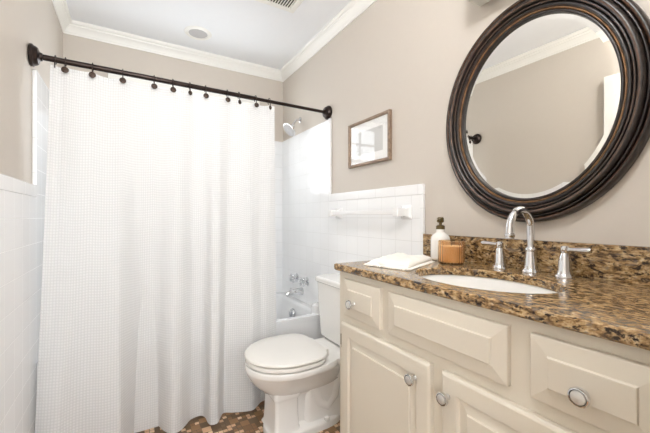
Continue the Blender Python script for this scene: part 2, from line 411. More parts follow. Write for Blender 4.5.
# ------------------------------------------------------------------ ceiling fittings
t = thing('recessed_light', (0.408, 2.389, H), 'round white recessed ceiling light with grey lens above the shower curtain', 'ceiling light')
b = B_(); lathe(b, [(0.060, -0.0005), (0.060, -0.006), (0.066, -0.010), (0.082, -0.007), (0.089, -0.0005)], (0.408, 2.389, H), (0, 0, 1), 40, False); link_mesh('trim_ring', b, m_trim, t)
b = B_(); lathe(b, [(0.0, -0.0005), (0.061, -0.0005), (0.061, -0.004), (0.03, -0.006), (0.0, -0.007)], (0.408, 2.389, H), (0, 0, 1), 40); link_mesh('lens', b, m_lens, t)

vx0, vx1, vy0, vy1 = 0.62, 0.872, 1.60, 1.857
t = thing('ceiling_vent', ((vx0 + vx1) / 2, (vy0 + vy1) / 2, H), 'white louvred square vent grille set in the ceiling at the top of the picture', 'vent')
b = B_(); fw = 0.040
def vent_ring(i, d): return [Vector((vx0 + i, vy0 + i, H - d)), Vector((vx1 - i, vy0 + i, H - d)), Vector((vx1 - i, vy1 - i, H - d)), Vector((vx0 + i, vy1 - i, H - d))]
loft(b, [vent_ring(0, 0.0005), vent_ring(0.001, 0.003), vent_ring(0.010, 0.009), vent_ring(fw - 0.004, 0.013), vent_ring(fw, 0.012), vent_ring(fw, 0.0008)], True, False, False)
link_mesh('frame', b, m_trim, t, 12)
b = B_(); box(b, vx0 + fw, vx1 - fw, vy0 + fw, vy1 - fw, H - 0.003, H - 0.0006); link_mesh('dark_backing', b, m_dark, t)
nsl = 11; sw = (vx1 - vx0 - 2 * fw) / nsl
for i in range(nsl):
    x = vx0 + fw + (i + 0.5) * sw; b = B_()
    loft(b, [[Vector((x - 0.0055, y, H - 0.0105)), Vector((x - 0.0045, y, H - 0.0115)), Vector((x + 0.0050, y, H - 0.006)), Vector((x + 0.0040, y, H - 0.005))] for y in (vy0 + fw, vy1 - fw)])
    link_mesh('slat', b, m_trim, t, 0)

# ------------------------------------------------------------------ bathtub and its fittings
def tub_loop(x0, x1, y0, y1, r, z): return rrect(x0, x1, y0, y1, r, z, 8)
b = B_(); g = 0.002
X0, X1, Y0, Y1 = L + g, W - g, 1.925, B - 0.003
loops = [tub_loop(X0, X1, Y0, Y1, 0.01, 0.001), tub_loop(X0, X1, Y0, Y1, 0.012, 0.39), tub_loop(X0, X1, Y0 - 0.004, Y1, 0.012, 0.410), tub_loop(X0, X1, Y0 - 0.005, Y1, 0.014, 0.424),
         tub_loop(X0, X1, Y0 - 0.006, Y1, 0.016, 0.437), tub_loop(X0 + 0.004, X1 - 0.004, Y0 + 0.006, Y1 - 0.004, 0.018, 0.4395)]
for ins, z, r in ((0.034, 0.439, 0.10), (0.042, 0.433, 0.10), (0.052, 0.415, 0.10), (0.072, 0.30, 0.10), (0.10, 0.16, 0.11), (0.14, 0.11, 0.11), (0.20, 0.10, 0.08)):
    loops.append(tub_loop(X0 + ins * 1.5, X1 - ins * 1.25, Y0 + ins * 0.9, Y1 - ins * 0.9, r, z))
loft(b, loops, True, True, True)
t = thing('bathtub', (0.4, 2.3, 0), 'white enamel bathtub in the alcove behind the shower curtain', 'bathtub')
link_mesh('tub_basin', b, m_tub, t, 50)
b = B_(); lathe(b, [(0.0, 0.012), (0.026, 0.012), (0.034, 0.009), (0.038, 0.0), (0.038, -0.004), (0, -0.004)], (1.066, 2.288, 0.358), (-1, 0, 0.12), 24)
box(b, 1.036, 1.052, 2.284, 2.292, 0.335, 0.372, 0.002)
link_mesh('overflow_plate', b, m_chrome, t)
b = B_(); lathe(b, [(0.042, 0.0), (0.043, 0.035), (0.038, 0.052), (0.025, 0.062), (0.0, 0.065)], (1.104, 1.972, 0.438), (0, 0, 1), 24); link_mesh('corner_ledge', b, m_tub, t)

def valve(y, label):
    c = (TW - 0.0005, y, 0.607); t = thing('tub_valve', c, label, 'tap handle', 'tub taps')
    b = B_(); lathe(b, [(0.034, 0), (0.034, 0.004), (0.020, 0.010), (0.012, 0.016), (0.012, 0.030)], c, (-1, 0, 0), 24); link_mesh('escutcheon', b, m_chrome, t)
    b = B_(); lathe(b, [(0.014, 0.028), (0.019, 0.034), (0.019, 0.052), (0.010, 0.059), (0, 0.060)], c, (-1, 0, 0), 20)
    for k in range(4):
        a = PI / 4 + k * PI / 2; d = Vector((0, math.cos(a), math.sin(a))); o = Vector((TW - 0.044, y, 0.607))
        tube(b, [o + d * 0.010, o + d * 0.026, o + d * 0.036, o + d * 0.041], [0.009, 0.008, 0.011, 0.005], 10)
    link_mesh('cross_handle', b, m_chrome, t)
valve(2.375, 'chrome cross-shaped tap handle on tub tile, farther from the toilet')
valve(2.205, 'chrome cross-shaped tap handle on tub tile, nearer the toilet')
t = thing('tub_spout', (TW - 0.0005, 2.288, 0.515), 'chrome tub spout with lift knob below the two cross taps', 'tub spout')
b = B_(); tube(b, [(TW - 0.0005, 2.288, 0.517), (TW - 0.012, 2.288, 0.517), (TW - 0.05, 2.288, 0.516), (TW - 0.10, 2.288, 0.513), (TW - 0.125, 2.288, 0.506), (TW - 0.134, 2.288, 0.496)], [0.030, 0.028, 0.024, 0.022, 0.019, 0.014], 18); link_mesh('spout_body', b, m_chrome, t)
b = B_(); lathe(b, [(0.004, 0), (0.004, 0.02), (0.008, 0.023), (0.008, 0.028), (0, 0.03)], (TW - 0.095, 2.288, 0.522), (0, 0, 1), 12); link_mesh('lift_knob', b, m_chrome, t)

t = thing('showerhead', (W, 2.345, 1.835), 'chrome round shower head on a bent arm above the tub tile', 'shower head')
b = B_(); lathe(b, [(0.026, 0), (0.026, 0.004), (0.012, 0.011), (0.009, 0.012)], (W - 0.0005, 2.345, 1.845), (-1, 0, 0), 24); link_mesh('wall_flange', b, m_chrome, t)
b = B_(); tube(b, [(W, 2.345, 1.845), (W - 0.02, 2.345, 1.846), (W - 0.035, 2.343, 1.840), (W - 0.055, 2.340, 1.815), (W - 0.070, 2.336, 1.793)], 0.0085, 12); link_mesh('arm', b, m_chrome, t)
hc = Vector((1.063, 2.33, 1.757)); hd = Vector((-0.74, -0.08, -0.66)).normalized()
b = B_(); lathe(b, [(0.0, -0.052), (0.010, -0.050), (0.014, -0.042), (0.012, -0.033), (0.013, -0.026), (0.030, -0.012), (0.055, -0.004), (0.060, 0.004), (0.057, 0.008), (0.053, 0.008)], hc, hd, 32, False); link_mesh('head_shell', b, m_chrome, t)
b = B_(); lathe(b, [(0.0, 0.006), (0.016, 0.006), (0.017, 0.008), (0.034, 0.008), (0.035, 0.006), (0.054, 0.0065), (0.054, 0.003), (0, 0.003)], hc, hd, 32); link_mesh('spray_face', b, m_lens, t)

# ------------------------------------------------------------------ curtain rod, curtain, hooks
RA, RB = Vector((L, 1.845, 1.774)), Vector((W, 1.912, 1.787))
rdir = (RB - RA).normalized()
def rod_at(x): return RA + (RB - RA) * ((x - L) / (W - L))
t = thing('curtain_rod', (0.4, 1.88, 1.78), 'dark bronze shower curtain rod running from wall to wall', 'curtain rod')
b = B_(); tube(b, [RA + rdir * 0.02, rod_at(0.64)], 0.0125, 18); link_mesh('outer_tube', b, m_bronze, t)
b = B_(); tube(b, [rod_at(0.60), RB - rdir * 0.02], 0.0100, 18); link_mesh('inner_tube', b, m_bronze, t)
for o, s in ((RA, 1), (RB, -1)):
    b = B_(); lathe(b, [(0.042, 0.0005), (0.046, 0.004), (0.046, 0.012), (0.041, 0.016), (0.039, 0.022), (0.034, 0.029), (0.022, 0.033), (0.018, 0.036), (0.0165, 0.042), (0.0125, 0.044)], o, rdir * s, 32); link_mesh('wall_flange', b, m_bronze, t)

hook_x = [-0.274, -0.239, -0.141, -0.023, 0.11, 0.196, 0.278, 0.358, 0.475, 0.542, 0.642, 0.728]
def pix(u, v, z):                                          # where a sight line meets height z (used once to trace the hem on the floor)
    a = math.radians(30.6); r, w = (u - 325) / 332.3, (216.5 - v) / 332.3
    k = (z - 1.09) / w; return ((math.sin(a) + r * math.cos(a)) * k, (math.cos(a) - r * math.sin(a)) * k)
hem_px = [(134, 433), (140, 426.5), (149, 423), (157, 425), (164, 431), (172, 434), (180, 431), (186, 425), (191, 419.5), (200, 415.8), (205, 417.5), (208, 423), (211.5, 425), (217.7, 423), (221, 416.5), (224, 413), (233, 412.6), (241.5, 412), (252, 410.5), (257, 406.5), (261, 402), (267, 399.5), (272, 396.5), (277, 394)]
hem = [pix(u, v, 0.014) for u, v in hem_px]
hx0 = hem[0][0]
left = [(-0.342, 1.800), (-0.305, 1.775), (-0.262, 1.768), (-0.235, 1.790), (-0.20, 1.812), (-0.15, 1.808), (-0.11, 1.790), (-0.07, 1.780), (-0.03, 1.786)]
hem = [q for q in left if q[0] < hx0 - 0.02] + hem
def smooth_poly(pts, n):
    cum = [0]
    for i in range(1, len(pts)): cum.append(cum[-1] + math.dist(pts[i], pts[i - 1]))
    out = []
    for k in range(n + 1):
        s = cum[-1] * k / n; i = max(j for j in range(len(cum)) if cum[j] <= s + 1e-9); i = min(i, len(pts) - 2)
        f = (s - cum[i]) / max(1e-9, cum[i + 1] - cum[i])
        p0, p1, p2, p3 = pts[max(i - 1, 0)], pts[i], pts[i + 1], pts[min(i + 2, len(pts) - 1)]
        out.append(tuple(0.5 * (2 * p1[q] + (p2[q] - p0[q]) * f + (2 * p0[q] - 5 * p1[q] + 4 * p2[q] - p3[q]) * f * f + (3 * p1[q] - p0[q] - 3 * p2[q] + p3[q]) * f ** 3) for q in (0, 1)))
    return out
NS, NZ = 420, 90
hem_s = smooth_poly(hem, NS)
xa, xb = hem_s[0][0], hem_s[-1][0]
b = B_(); uvl = b.loops.layers.uv.new('UVMap')
grid = []; Hlen = 1.74
arcl = [0]
for k in range(1, NS + 1): arcl.append(arcl[-1] + math.dist(hem_s[k], hem_s[k - 1]))
def top_z(x):
    z = rod_at(x).z - 0.026
    hk = hook_x
    for i in range(len(hk) - 1):
        if hk[i] <= x <= hk[i + 1]:
            f = (x - hk[i]) / (hk[i + 1] - hk[i]); z -= 0.085 * (hk[i + 1] - hk[i]) * math.sin(PI * f) ** 0.8 + (0.012 if i in (6, 9) else 0) * math.sin(PI * f)
    return z
for k, (bx, by) in enumerate(hem_s):
    f = (bx - xa) / (xb - xa); f = min(1, max(0, f))
    tx = -0.292 + (0.762 + 0.292) * (0.5 * f + 0.5 * k / NS)
    ph = 0
    for i in range(len(hook_x) - 1):
        if hook_x[i] <= tx <= hook_x[i + 1]: ph = i + (tx - hook_x[i]) / (hook_x[i + 1] - hook_x[i])
    if tx < hook_x[0]: ph = 0
    if tx > hook_x[-1]: ph = len(hook_x) - 1
    ty = rod_at(tx).y - 0.004 - 0.012 * math.sin(PI * (ph % 1)) * (1 if int(ph) % 2 else -0.6)
    zt = top_z(tx); col = []
    for j in range(NZ + 1):
        v = j / NZ; w = v ** 1.25
        x = tx + (bx - tx) * (v ** 1.1); y = ty + (by - ty) * w
        y += 0.010 * math.sin(tx * 23 + 1.3) * math.sin(PI * v) + 0.006 * noise.noise(Vector((tx * 14, v * 1.2, 3))) * math.sin(PI * min(1, v * 1.2))
        y = min(y, 1.905)
        col.append((b.verts.new((x, y, zt + (0.014 - zt) * v)), (arcl[k] * 1.0, v * Hlen)))
    grid.append(col)
for k in range(NS):
    for j in range(NZ):
        q = (grid[k][j], grid[k + 1][j], grid[k + 1][j + 1], grid[k][j + 1])
        f = b.faces.new([a[0] for a in q])
        for lp, a in zip(f.loops, q): lp[uvl].uv = a[1]
cur = solo('shower_curtain', b, m_curtain, (0.2, 1.84, 0.014), 'long white waffle-weave shower curtain hanging from the bronze rod', 'shower curtain', smooth=180)

ords = ['first', 'second', 'third', 'fourth', 'fifth', 'sixth', 'seventh', 'eighth', 'ninth', 'tenth', 'eleventh', 'twelfth']
for i, x in enumerate(hook_x):
    c = rod_at(x); R = 0.0175
    lab = 'bronze curtain hook, %s along the rod from the left-hand wall' % ords[i]
    if i == 11: lab = 'bronze curtain hook nearest the shower head, at the end of the curtain'
    t = thing('curtain_hook', (c.x, c.y, c.z - 0.03), lab, 'curtain hook', 'curtain hooks on the rod')
    pts = [Vector((c.x, c.y + R * math.cos(a), c.z + R * math.sin(a))) for a in [PI * (-0.35 + 1.45 * q / 14) for q in range(15)]]
    pts += [Vector((c.x, c.y - 0.020, c.z - 0.015)), Vector((c.x, c.y - 0.021, c.z - 0.042))]
    b = B_(); tube(b, pts, 0.0022, 8); link_mesh('ring', b, m_bronze, t)
    if i:
        rr = 0.0140 if i not in (6, 9, 11) else 0.0125
        face = Vector((0.0 if i not in (6, 9, 11) else 0.8, -1, 0)).normalized()
        b = B_(); lathe(b, [(0, -0.003), (rr * 0.9, -0.003), (rr, 0), (rr * 0.86, 0.003), (rr * 0.5, 0.0045), (rr * 0.4, 0.003), (0, 0.004)], (c.x, c.y - 0.023, c.z - 0.044), face, 20); link_mesh('disc', b, m_disc, t)

# ------------------------------------------------------------------ picture
py0, py1, pz0, pz1 = 1.288, 1.655, 1.380, 1.637
t = thing('picture_frame', (W, (py0 + py1) / 2, pz0), 'small weathered wood frame with a pale matted print on the greige wall', 'picture')
def rect_yz(x, ins): return [Vector((x, py0 + ins, pz0 + ins)), Vector((x, py1 - ins, pz0 + ins)), Vector((x, py1 - ins, pz1 - ins)), Vector((x, py0 + ins, pz1 - ins))]
b = B_(); loft(b, [rect_yz(W - 0.0005, 0), rect_yz(W - 0.018, 0), rect_yz(W - 0.022, 0.003), rect_yz(W - 0.022, 0.010), rect_yz(W - 0.017, 0.015), rect_yz(W - 0.006, 0.016)], True, False, False); link_mesh('frame', b, m_fwood, t, 30)
b = B_(); loft(b, [rect_yz(W - 0.0005, 0.012), rect_yz(W - 0.008, 0.012), rect_yz(W - 0.008, 0.062), rect_yz(W - 0.0065, 0.063)], True, True, False); link_mesh('mat_board', b, m_mat, t, 0)
b = B_(); box(b, W - 0.0075, W - 0.004, py0 + 0.06, py1 - 0.06, pz0 + 0.06, pz1 - 0.06); link_mesh('art_print', b, m_print, t, 0)
b = B_(); box(b, W - 0.013, W - 0.011, py0 + 0.0155, py1 - 0.0155, pz0 + 0.0155, pz1 - 0.0155); link_mesh('glass', b, m_pane, t, 0)

# ------------------------------------------------------------------ towel bar
t = thing('towel_bar', (TW, 1.465, 1.11), 'white ceramic towel bar fixed to the tiled wall above the toilet', 'towel bar')
for y in (1.17, 1.76):
    b = B_()
    def sq(x, h, v): return rrect(y - h, y + h, 1.110 - v, 1.110 + v, 0.006, 0, 3) and [Vector((x, p.x, p.y)) for p in rrect(y - h, y + h, 1.110 - v, 1.110 + v, min(h, v) * 0.25, 0, 3)]
    loft(b, [sq(TW, 0.034, 0.034), sq(TW - 0.006, 0.034, 0.034), sq(TW - 0.018, 0.022, 0.022), sq(TW - 0.034, 0.017, 0.018), sq(TW - 0.044, 0.018, 0.021), sq(TW - 0.074, 0.018, 0.021), sq(TW - 0.078, 0.015, 0.018)])
    link_mesh('bracket', b, m_ceram, t)
b = B_(); box(b, TW - 0.068, TW - 0.050, 1.17, 1.76, 1.099, 1.121, 0.003); link_mesh('bar', b, m_ceram, t)

# ------------------------------------------------------------------ toilet
TC = 1.57
def oval(cx, af, ab, hw, z, n=56, ef=2.0, eb=3.2, dy=0.0):
    out = []
    for k in range(n):
        a = 2 * PI * k / n; ca, sa = math.cos(a), math.sin(a)
        e, A = (ef, af) if ca > 0 else (eb, ab)
        out.append(Vector((cx - A * math.copysign(abs(ca) ** (2 / e), ca), TC + dy + hw * math.copysign(abs(sa) ** (2 / e), sa), z)))
    return out
t = thing('toilet', (0.82, TC, 0), 'white porcelain toilet with closed lid between vanity and bathtub', 'toilet')
b = B_()
loft(b, [oval(0.80, 0.215, 0.20, 0.108, 0.0005, ef=3.2), oval(0.80, 0.215, 0.20, 0.108, 0.028, ef=3.2), oval(0.80, 0.208, 0.20, 0.103, 0.036, ef=3.2), oval(0.80, 0.190, 0.20, 0.090, 0.042, ef=3.4),
         oval(0.80, 0.160, 0.20, 0.064, 0.058, ef=3.6), oval(0.79, 0.150, 0.20, 0.060, 0.15, ef=3.6), oval(0.78, 0.150, 0.20, 0.062, 0.185, ef=3.4), oval(0.77, 0.160, 0.21, 0.082, 0.210, ef=3.0),
         oval(0.75, 0.185, 0.24, 0.115, 0.235, ef=2.5), oval(0.73, 0.212, 0.26, 0.150, 0.280, ef=2.1), oval(0.72, 0.226, 0.26, 0.178, 0.322, ef=2.0), oval(0.71, 0.219, 0.25, 0.184, 0.334),
         oval(0.71, 0.222, 0.25, 0.190, 0.340), oval(0.71, 0.223, 0.25, 0.191, 0.358), oval(0.71, 0.218, 0.25, 0.187, 0.366), oval(0.71, 0.19, 0.24, 0.17, 0.367)])
loft(b, [rrect(0.86, 1.130, TC - 0.105, TC + 0.105, 0.03, 0.25), rrect(0.82, 1.136, TC - 0.135, TC + 0.135, 0.03, 0.325), rrect(0.82, 1.138, TC - 0.150, TC + 0.150, 0.03, 0.340), rrect(0.82, 1.138, TC - 0.150, TC + 0.150, 0.03, 0.360), rrect(0.83, 1.134, TC - 0.146, TC + 0.146, 0.03, 0.3655)])
loft(b, [rrect(0.76, 1.02, TC - 0.085, TC + 0.085, 0.04, 0.03), rrect(0.76, 1.04, TC - 0.075, TC + 0.075, 0.04, 0.10), rrect(0.78, 1.10, TC - 0.085, TC + 0.085, 0.04, 0.26)])
loft(b, [rrect(0.592, 0.742, TC - 0.096, TC + 0.096, 0.022, 0.036), rrect(0.602, 0.735, TC - 0.088, TC + 0.088, 0.020, 0.052), rrect(0.607, 0.730, TC - 0.084, TC + 0.084, 0.018, 0.12), rrect(0.607, 0.730, TC - 0.084, TC + 0.084, 0.018, 0.190), rrect(0.600, 0.735, TC - 0.090, TC + 0.090, 0.018, 0.200), rrect(0.598, 0.738, TC - 0.094, TC + 0.094, 0.020, 0.213), rrect(0.60, 0.73, TC - 0.085, TC + 0.085, 0.020, 0.25)])
for s in (-1, 1):                                            # the trapway showing on each side
    y = TC + s * 0.052
    tube(b, [(0.77, TC + s * 0.05, 0.235), (0.825, y, 0.20), (0.855, y, 0.13), (0.90, y, 0.095), (0.945, y, 0.14), (0.955, y, 0.21), (0.99, y, 0.265), (1.05, y, 0.28)], [0.03, 0.034, 0.034, 0.034, 0.034, 0.036, 0.036, 0.03], 16)
link_mesh('bowl', b, m_porc, t, 45)
for s in (-1, 1):
    b = B_(); lathe(b, [(0.016, 0), (0.016, 0.010), (0.012, 0.017), (0, 0.020)], (0.885, TC + s * 0.090, 0.034), (0, 0, 1), 20); link_mesh('bolt_cap', b, m_porc, t)
b = B_(); loft(b, [oval(0.70, 0.190, 0.158, 0.172, 0.3673, eb=3.6), oval(0.70, 0.190, 0.158, 0.172, 0.3725, eb=3.6), oval(0.70, 0.206, 0.167, 0.188, 0.3735, eb=3.6), oval(0.70, 0.209, 0.168, 0.191, 0.376, eb=3.6), oval(0.70, 0.209, 0.168, 0.191, 0.387, eb=3.6), oval(0.70, 0.204, 0.165, 0.187, 0.391, eb=3.6)]); link_mesh('seat', b, m_seat, t)
b = B_(); loft(b, [oval(0.70, 0.186, 0.156, 0.170, 0.3915, eb=3.6), oval(0.70, 0.186, 0.157, 0.170, 0.3975, eb=3.6), oval(0.70, 0.209, 0.175, 0.191, 0.3985, eb=3.6), oval(0.70, 0.213, 0.178, 0.195, 0.4015, eb=3.6), oval(0.70, 0.213, 0.178, 0.195, 0.408, eb=3.6), oval(0.70, 0.207, 0.172, 0.190, 0.4145, eb=3.6), oval(0.70, 0.15, 0.12, 0.135, 0.4185, eb=3.2), oval(0.70, 0.05, 0.05, 0.05, 0.420, eb=2.5)])
link_mesh('lid', b, m_seat, t, 50)
for s in (-1, 1):
    b = B_(); box(b, 0.868, 0.898, TC + s * 0.075 - 0.018, TC + s * 0.075 + 0.018, 0.3658, 0.402, 0.006); link_mesh('hinge', b, m_seat, t)
b = B_()
loft(b, [rrect(1.015, 1.134, TC - 0.165, TC + 0.165, 0.025, 0.3660), rrect(0.995, 1.136, TC - 0.182, TC + 0.182, 0.03, 0.385), rrect(0.985, 1.138, TC - 0.195, TC + 0.195, 0.032, 0.56), rrect(0.980, 1.138, TC - 0.200, TC + 0.200, 0.034, 0.698)])
tk = link_mesh('tank', b, m_porc, t, 50)
b = B_()
loft(b, [rrect(0.978, 1.139, TC - 0.204, TC + 0.204, 0.034, 0.6985), rrect(0.970, 1.141, TC - 0.210, TC + 0.210, 0.036, 0.704), rrect(0.969, 1.141, TC - 0.211, TC + 0.211, 0.036, 0.722), rrect(0.973, 1.140, TC - 0.207, TC + 0.207, 0.036, 0.730), rrect(0.985, 1.137, TC - 0.19, TC + 0.19, 0.03, 0.733)])
link_mesh('tank_lid', b, m_porc, t, 50)

# ------------------------------------------------------------------ vanity cabinet
VY0, VY1, VX = 0.118, 1.055, 0.690
t = thing('vanity_cabinet', (0.92, 0.60, 0), 'cream painted vanity cabinet with raised-panel fronts under the granite worktop', 'cabinet')
b = B_()
sec = [(VX, 0.10), (VX, 0.8885), (1.146, 0.8885), (1.146, 0.0005), (VX + 0.06, 0.0005), (VX + 0.06, 0.10)]
for y0, y1 in ((VY0, VY0 + 0.018), (VY1 - 0.018, VY1)): loft(b, [[Vector((x, y, z)) for x, z in sec] for y in (y0, y1)])
box(b, VX, VX + 0.015, VY0 + 0.018, VY1 - 0.018, 0.10, 0.8885); box(b, 1.134, 1.146, VY0 + 0.018, VY1 - 0.018, 0.0005, 0.8885)
box(b, VX + 0.015, 1.134, VY0 + 0.018, VY1 - 0.018, 0.10, 0.118); box(b, VX + 0.06, VX + 0.075, VY0 + 0.018, VY1 - 0.018, 0.0005, 0.10)
link_mesh('carcass', b, m_cab, t, 0)
def front(name, y0, y1, z0, z1, prof):
    b = B_(); loops = [[Vector((VX - 0.0003 - d, y0 + i, z0 + i)), Vector((VX - 0.0003 - d, y1 - i, z0 + i)), Vector((VX - 0.0003 - d, y1 - i, z1 - i)), Vector((VX - 0.0003 - d, y0 + i, z1 - i))] for i, d in prof]
    loft(b, loops, True, True, True)
    return link_mesh(name, b, m_cab, t, 8)
def knob(par, y, z, x):
    b = B_()
    pr = [(0.0075, 0), (0.0055, 0.004), (0.0055, 0.012), (0.0125, 0.015), (0.0160, 0.018), (0.0165, 0.021), (0.0150, 0.0245), (0.0132, 0.0252), (0.0126, 0.0225), (0.0118, 0.0225), (0.0113, 0.0255), (0.006, 0.0268), (0, 0.0272)]
    lathe(b, pr, (x, y, z), (-1, 0, 0), 28, True, None, [0] * 7 + [2, 2] + [1] * 3)
    b.faces.ensure_lookup_table(); b.faces[-1].material_index = 1
    return link_mesh('knob', b, (m_chrome, m_knob, m_dark), par, 40)
PD = [(0, 0), (0, 0.011), (0.0015, 0.0130), (0.0045, 0.0136), (0.033, 0.0170), (0.0345, 0.0212), (0.036, 0.0218)]
PO = [(0, 0), (0, 0.013), (0.004, 0.0170), (0.007, 0.0185), (0.044, 0.0185), (0.047, 0.0115), (0.050, 0.0100), (0.072, 0.0145), (0.0735, 0.0182), (0.075, 0.0188)]
d = front('drawer', 0.809, 1.010, 0.734, 0.864, PD); knob(d, 0.936, 0.788, VX - 0.0218)
d = front('false_front', 0.401, 0.769, 0.736, 0.862, PD)
d = front('drawer', 0.160, 0.356, 0.736, 0.862, PD); knob(d, 0.262, 0.788, VX - 0.0218)
d = front('door', 0.605, 1.022, 0.115, 0.704, PO); knob(d, 0.655, 0.650, VX - 0.0187)
for z in (0.63, 0.18):
    b = B_(); tube(b, [(VX - 0.010, 1.0255, z - 0.022), (VX - 0.010, 1.0255, z + 0.022)], 0.0033, 10); box(b, VX - 0.004, VX - 0.0005, 1.023, 1.046, z - 0.02, z + 0.02); link_mesh('hinge', b, m_hinge, d)
d = front('door', 0.148, 0.567, 0.115, 0.704, PO); knob(d, 0.546, 0.650, VX - 0.0187)

# ------------------------------------------------------------------ granite worktop with sink cut-out
CX0, CX1, CY0, CY1, CZ0, CZ1 = 0.668, W - 0.0005, 0.104, 1.062, 0.8888, 0.9135
SX, SY, SA, SB = 0.872, 0.595, 0.150, 0.205
n = 96
def ell(k, ax, by, z): a = 2 * PI * k / n; return Vector((SX + ax * math.cos(a), SY + by * math.sin(a), z))
def rectpt(k, ins, z):
    a = 2 * PI * k / n; c, s = math.cos(a), math.sin(a)
    x0, x1, y0, y1 = CX0 + ins, CX1, CY0, CY1 - ins
    tx = ((x1 if c > 0 else x0) - SX) / c if abs(c) > 1e-9 else 1e9; ty = ((y1 if s > 0 else y0) - SY) / s if abs(s) > 1e-9 else 1e9
    q = min(tx, ty); return Vector((SX + c * q, SY + s * q, z))
# put a ray exactly on each rectangle corner
def corner_fix(loop, ins, z):
    for x, y in ((CX0 + ins, CY0), (CX0 + ins, CY1 - ins), (CX1, CY0), (CX1, CY1 - ins)):
        i = min(range(n), key=lambda q: (loop[q].x - x) ** 2 + (loop[q].y - y) ** 2); loop[i] = Vector((x, y, z))
    return loop
def rl(ins, z): return corner_fix([rectpt(k, ins, z) for k in range(n)], ins, z)
b = B_()
loops = [[ell(k, SA, SB, CZ1) for k in range(n)]]
loops = [[ell(k, SA + 0.002, SB + 0.002, CZ0) for k in range(n)], [ell(k, SA, SB, CZ0 + 0.004) for k in range(n)], [ell(k, SA, SB, CZ1 - 0.004) for k in range(n)], [ell(k, SA + 0.004, SB + 0.004, CZ1) for k in range(n)],
         rl(0.005, CZ1), rl(0.0012, CZ1 - 0.0025), rl(0.0, CZ1 - 0.006), rl(0.0, CZ0 + 0.005), rl(0.004, CZ0)]
rg = loft(b, loops, True, False, False)
for k in range(n): b.faces.new((rg[-1][k], rg[-1][(k + 1) % n], rg[0][(k + 1) % n], rg[0][k]))
t = thing('granite_worktop', (0.91, 0.59, CZ0), 'polished gold and brown granite worktop with matching backsplash on the vanity', 'worktop')
link_mesh('slab', b, m_granite, t, 30)
b = B_(); box(b, W - 0.021, W - 0.0005, CY0, CY1, CZ1 + 0.0002, 1.012, 0.002); link_mesh('backsplash', b, m_granite, t)

t = thing('sink', (SX, SY, 0.76), 'white oval undermount sink bowl set in the granite worktop', 'sink')
b = B_()
sec = [(1.05, -0.0002), (1.02, -0.0002), (1.00, -0.004), (0.97, -0.03), (0.90, -0.075), (0.72, -0.115), (0.45, -0.132), (0.14, -0.136)]
loft(b, [[ell(k, (SA + 0.004) * f, (SB + 0.004) * f, CZ0 + z) for k in range(n)] for f, z in sec], True, False, True)
sec2 = [(1.05, -0.0002), (1.05, -0.012), (1.03, -0.014), (0.96, -0.085), (0.76, -0.128), (0.14, -0.15)]
loft(b, [[ell(k, (SA + 0.004) * f, (SB + 0.004) * f, CZ0 + z) for k in range(n)] for f, z in sec2], True, False, True)
link_mesh('bowl', b, m_porc, t, 50)
b = B_(); lathe(b, [(0.0, -0.002), (0.012, -0.002), (0.016, 0.002), (0.022, 0.002), (0.023, 0)], (SX, SY, CZ0 - 0.1355), (0, 0, 1), 24); link_mesh('drain', b, m_chrome, t)

# ------------------------------------------------------------------ faucet
FX, FY, FZ = 1.104, 0.578, CZ1 + 0.0003
t = thing('faucet', (FX, FY, FZ), 'chrome widespread faucet with arched spout and two lever handles behind the sink', 'faucet')
b = B_()
lathe(b, [(0.026, 0), (0.026, 0.004), (0.023, 0.008), (0.0205, 0.012), (0.0205, 0.018), (0.0185, 0.022), (0.0165, 0.05), (0.0150, 0.066), (0.0165, 0.068), (0.0165, 0.073), (0.0135, 0.077), (0.0115, 0.080)], (FX, FY, FZ), (0, 0, 1), 28)
pts = [(FX, FY, FZ + 0.078), (FX + 0.001, FY, FZ + 0.11), (FX, FY, FZ + 0.135)] + arc((FX - 0.057, FZ + 0.140), 0.057, 0.10, PI * 0.98, 18, lambda x, z: (x, FY, z)) + [(FX - 0.1160, FY, FZ + 0.122)]
tube(b, pts, [0.0115] * 3 + [0.0115] * 19 + [0.0125], 18)
lathe(b, [(0.0120, -0.002), (0.0145, 0.0), (0.0145, 0.006), (0.0128, 0.009), (0.0128, 0.014), (0.010, 0.0145), (0.0, 0.010)], (FX - 0.1155, FY, FZ + 0.124), (-0.06, 0, -1), 24)
link_mesh('spout', b, m_chrome, t, 40)
for s, yy, xx in ((1, 0.675, 1.095), (-1, 0.478, 1.095)):
    c = (xx, yy, FZ); b = B_()
    lathe(b, [(0.025, 0), (0.025, 0.004), (0.022, 0.008), (0.0195, 0.011), (0.0195, 0.016), (0.0175, 0.020), (0.0165, 0.045), (0.0125, 0.062), (0.0095, 0.070), (0.0115, 0.073), (0.0115, 0.086), (0.008, 0.090), (0, 0.091)], c, (0, 0, 1), 28)
    hb = link_mesh('handle', b, m_chrome, t, 40)
    o = Vector(c) + Vector((0, 0, 0.080)); dd = Vector((-0.05, s, 0.03)).normalized()
    b = B_(); tube(b, [o, o + dd * 0.02, o + dd * 0.045, o + dd * 0.060, o + dd * 0.066], [0.0065, 0.006, 0.0078, 0.0085, 0.006], 14); link_mesh('lever', b, m_chrome, hb)

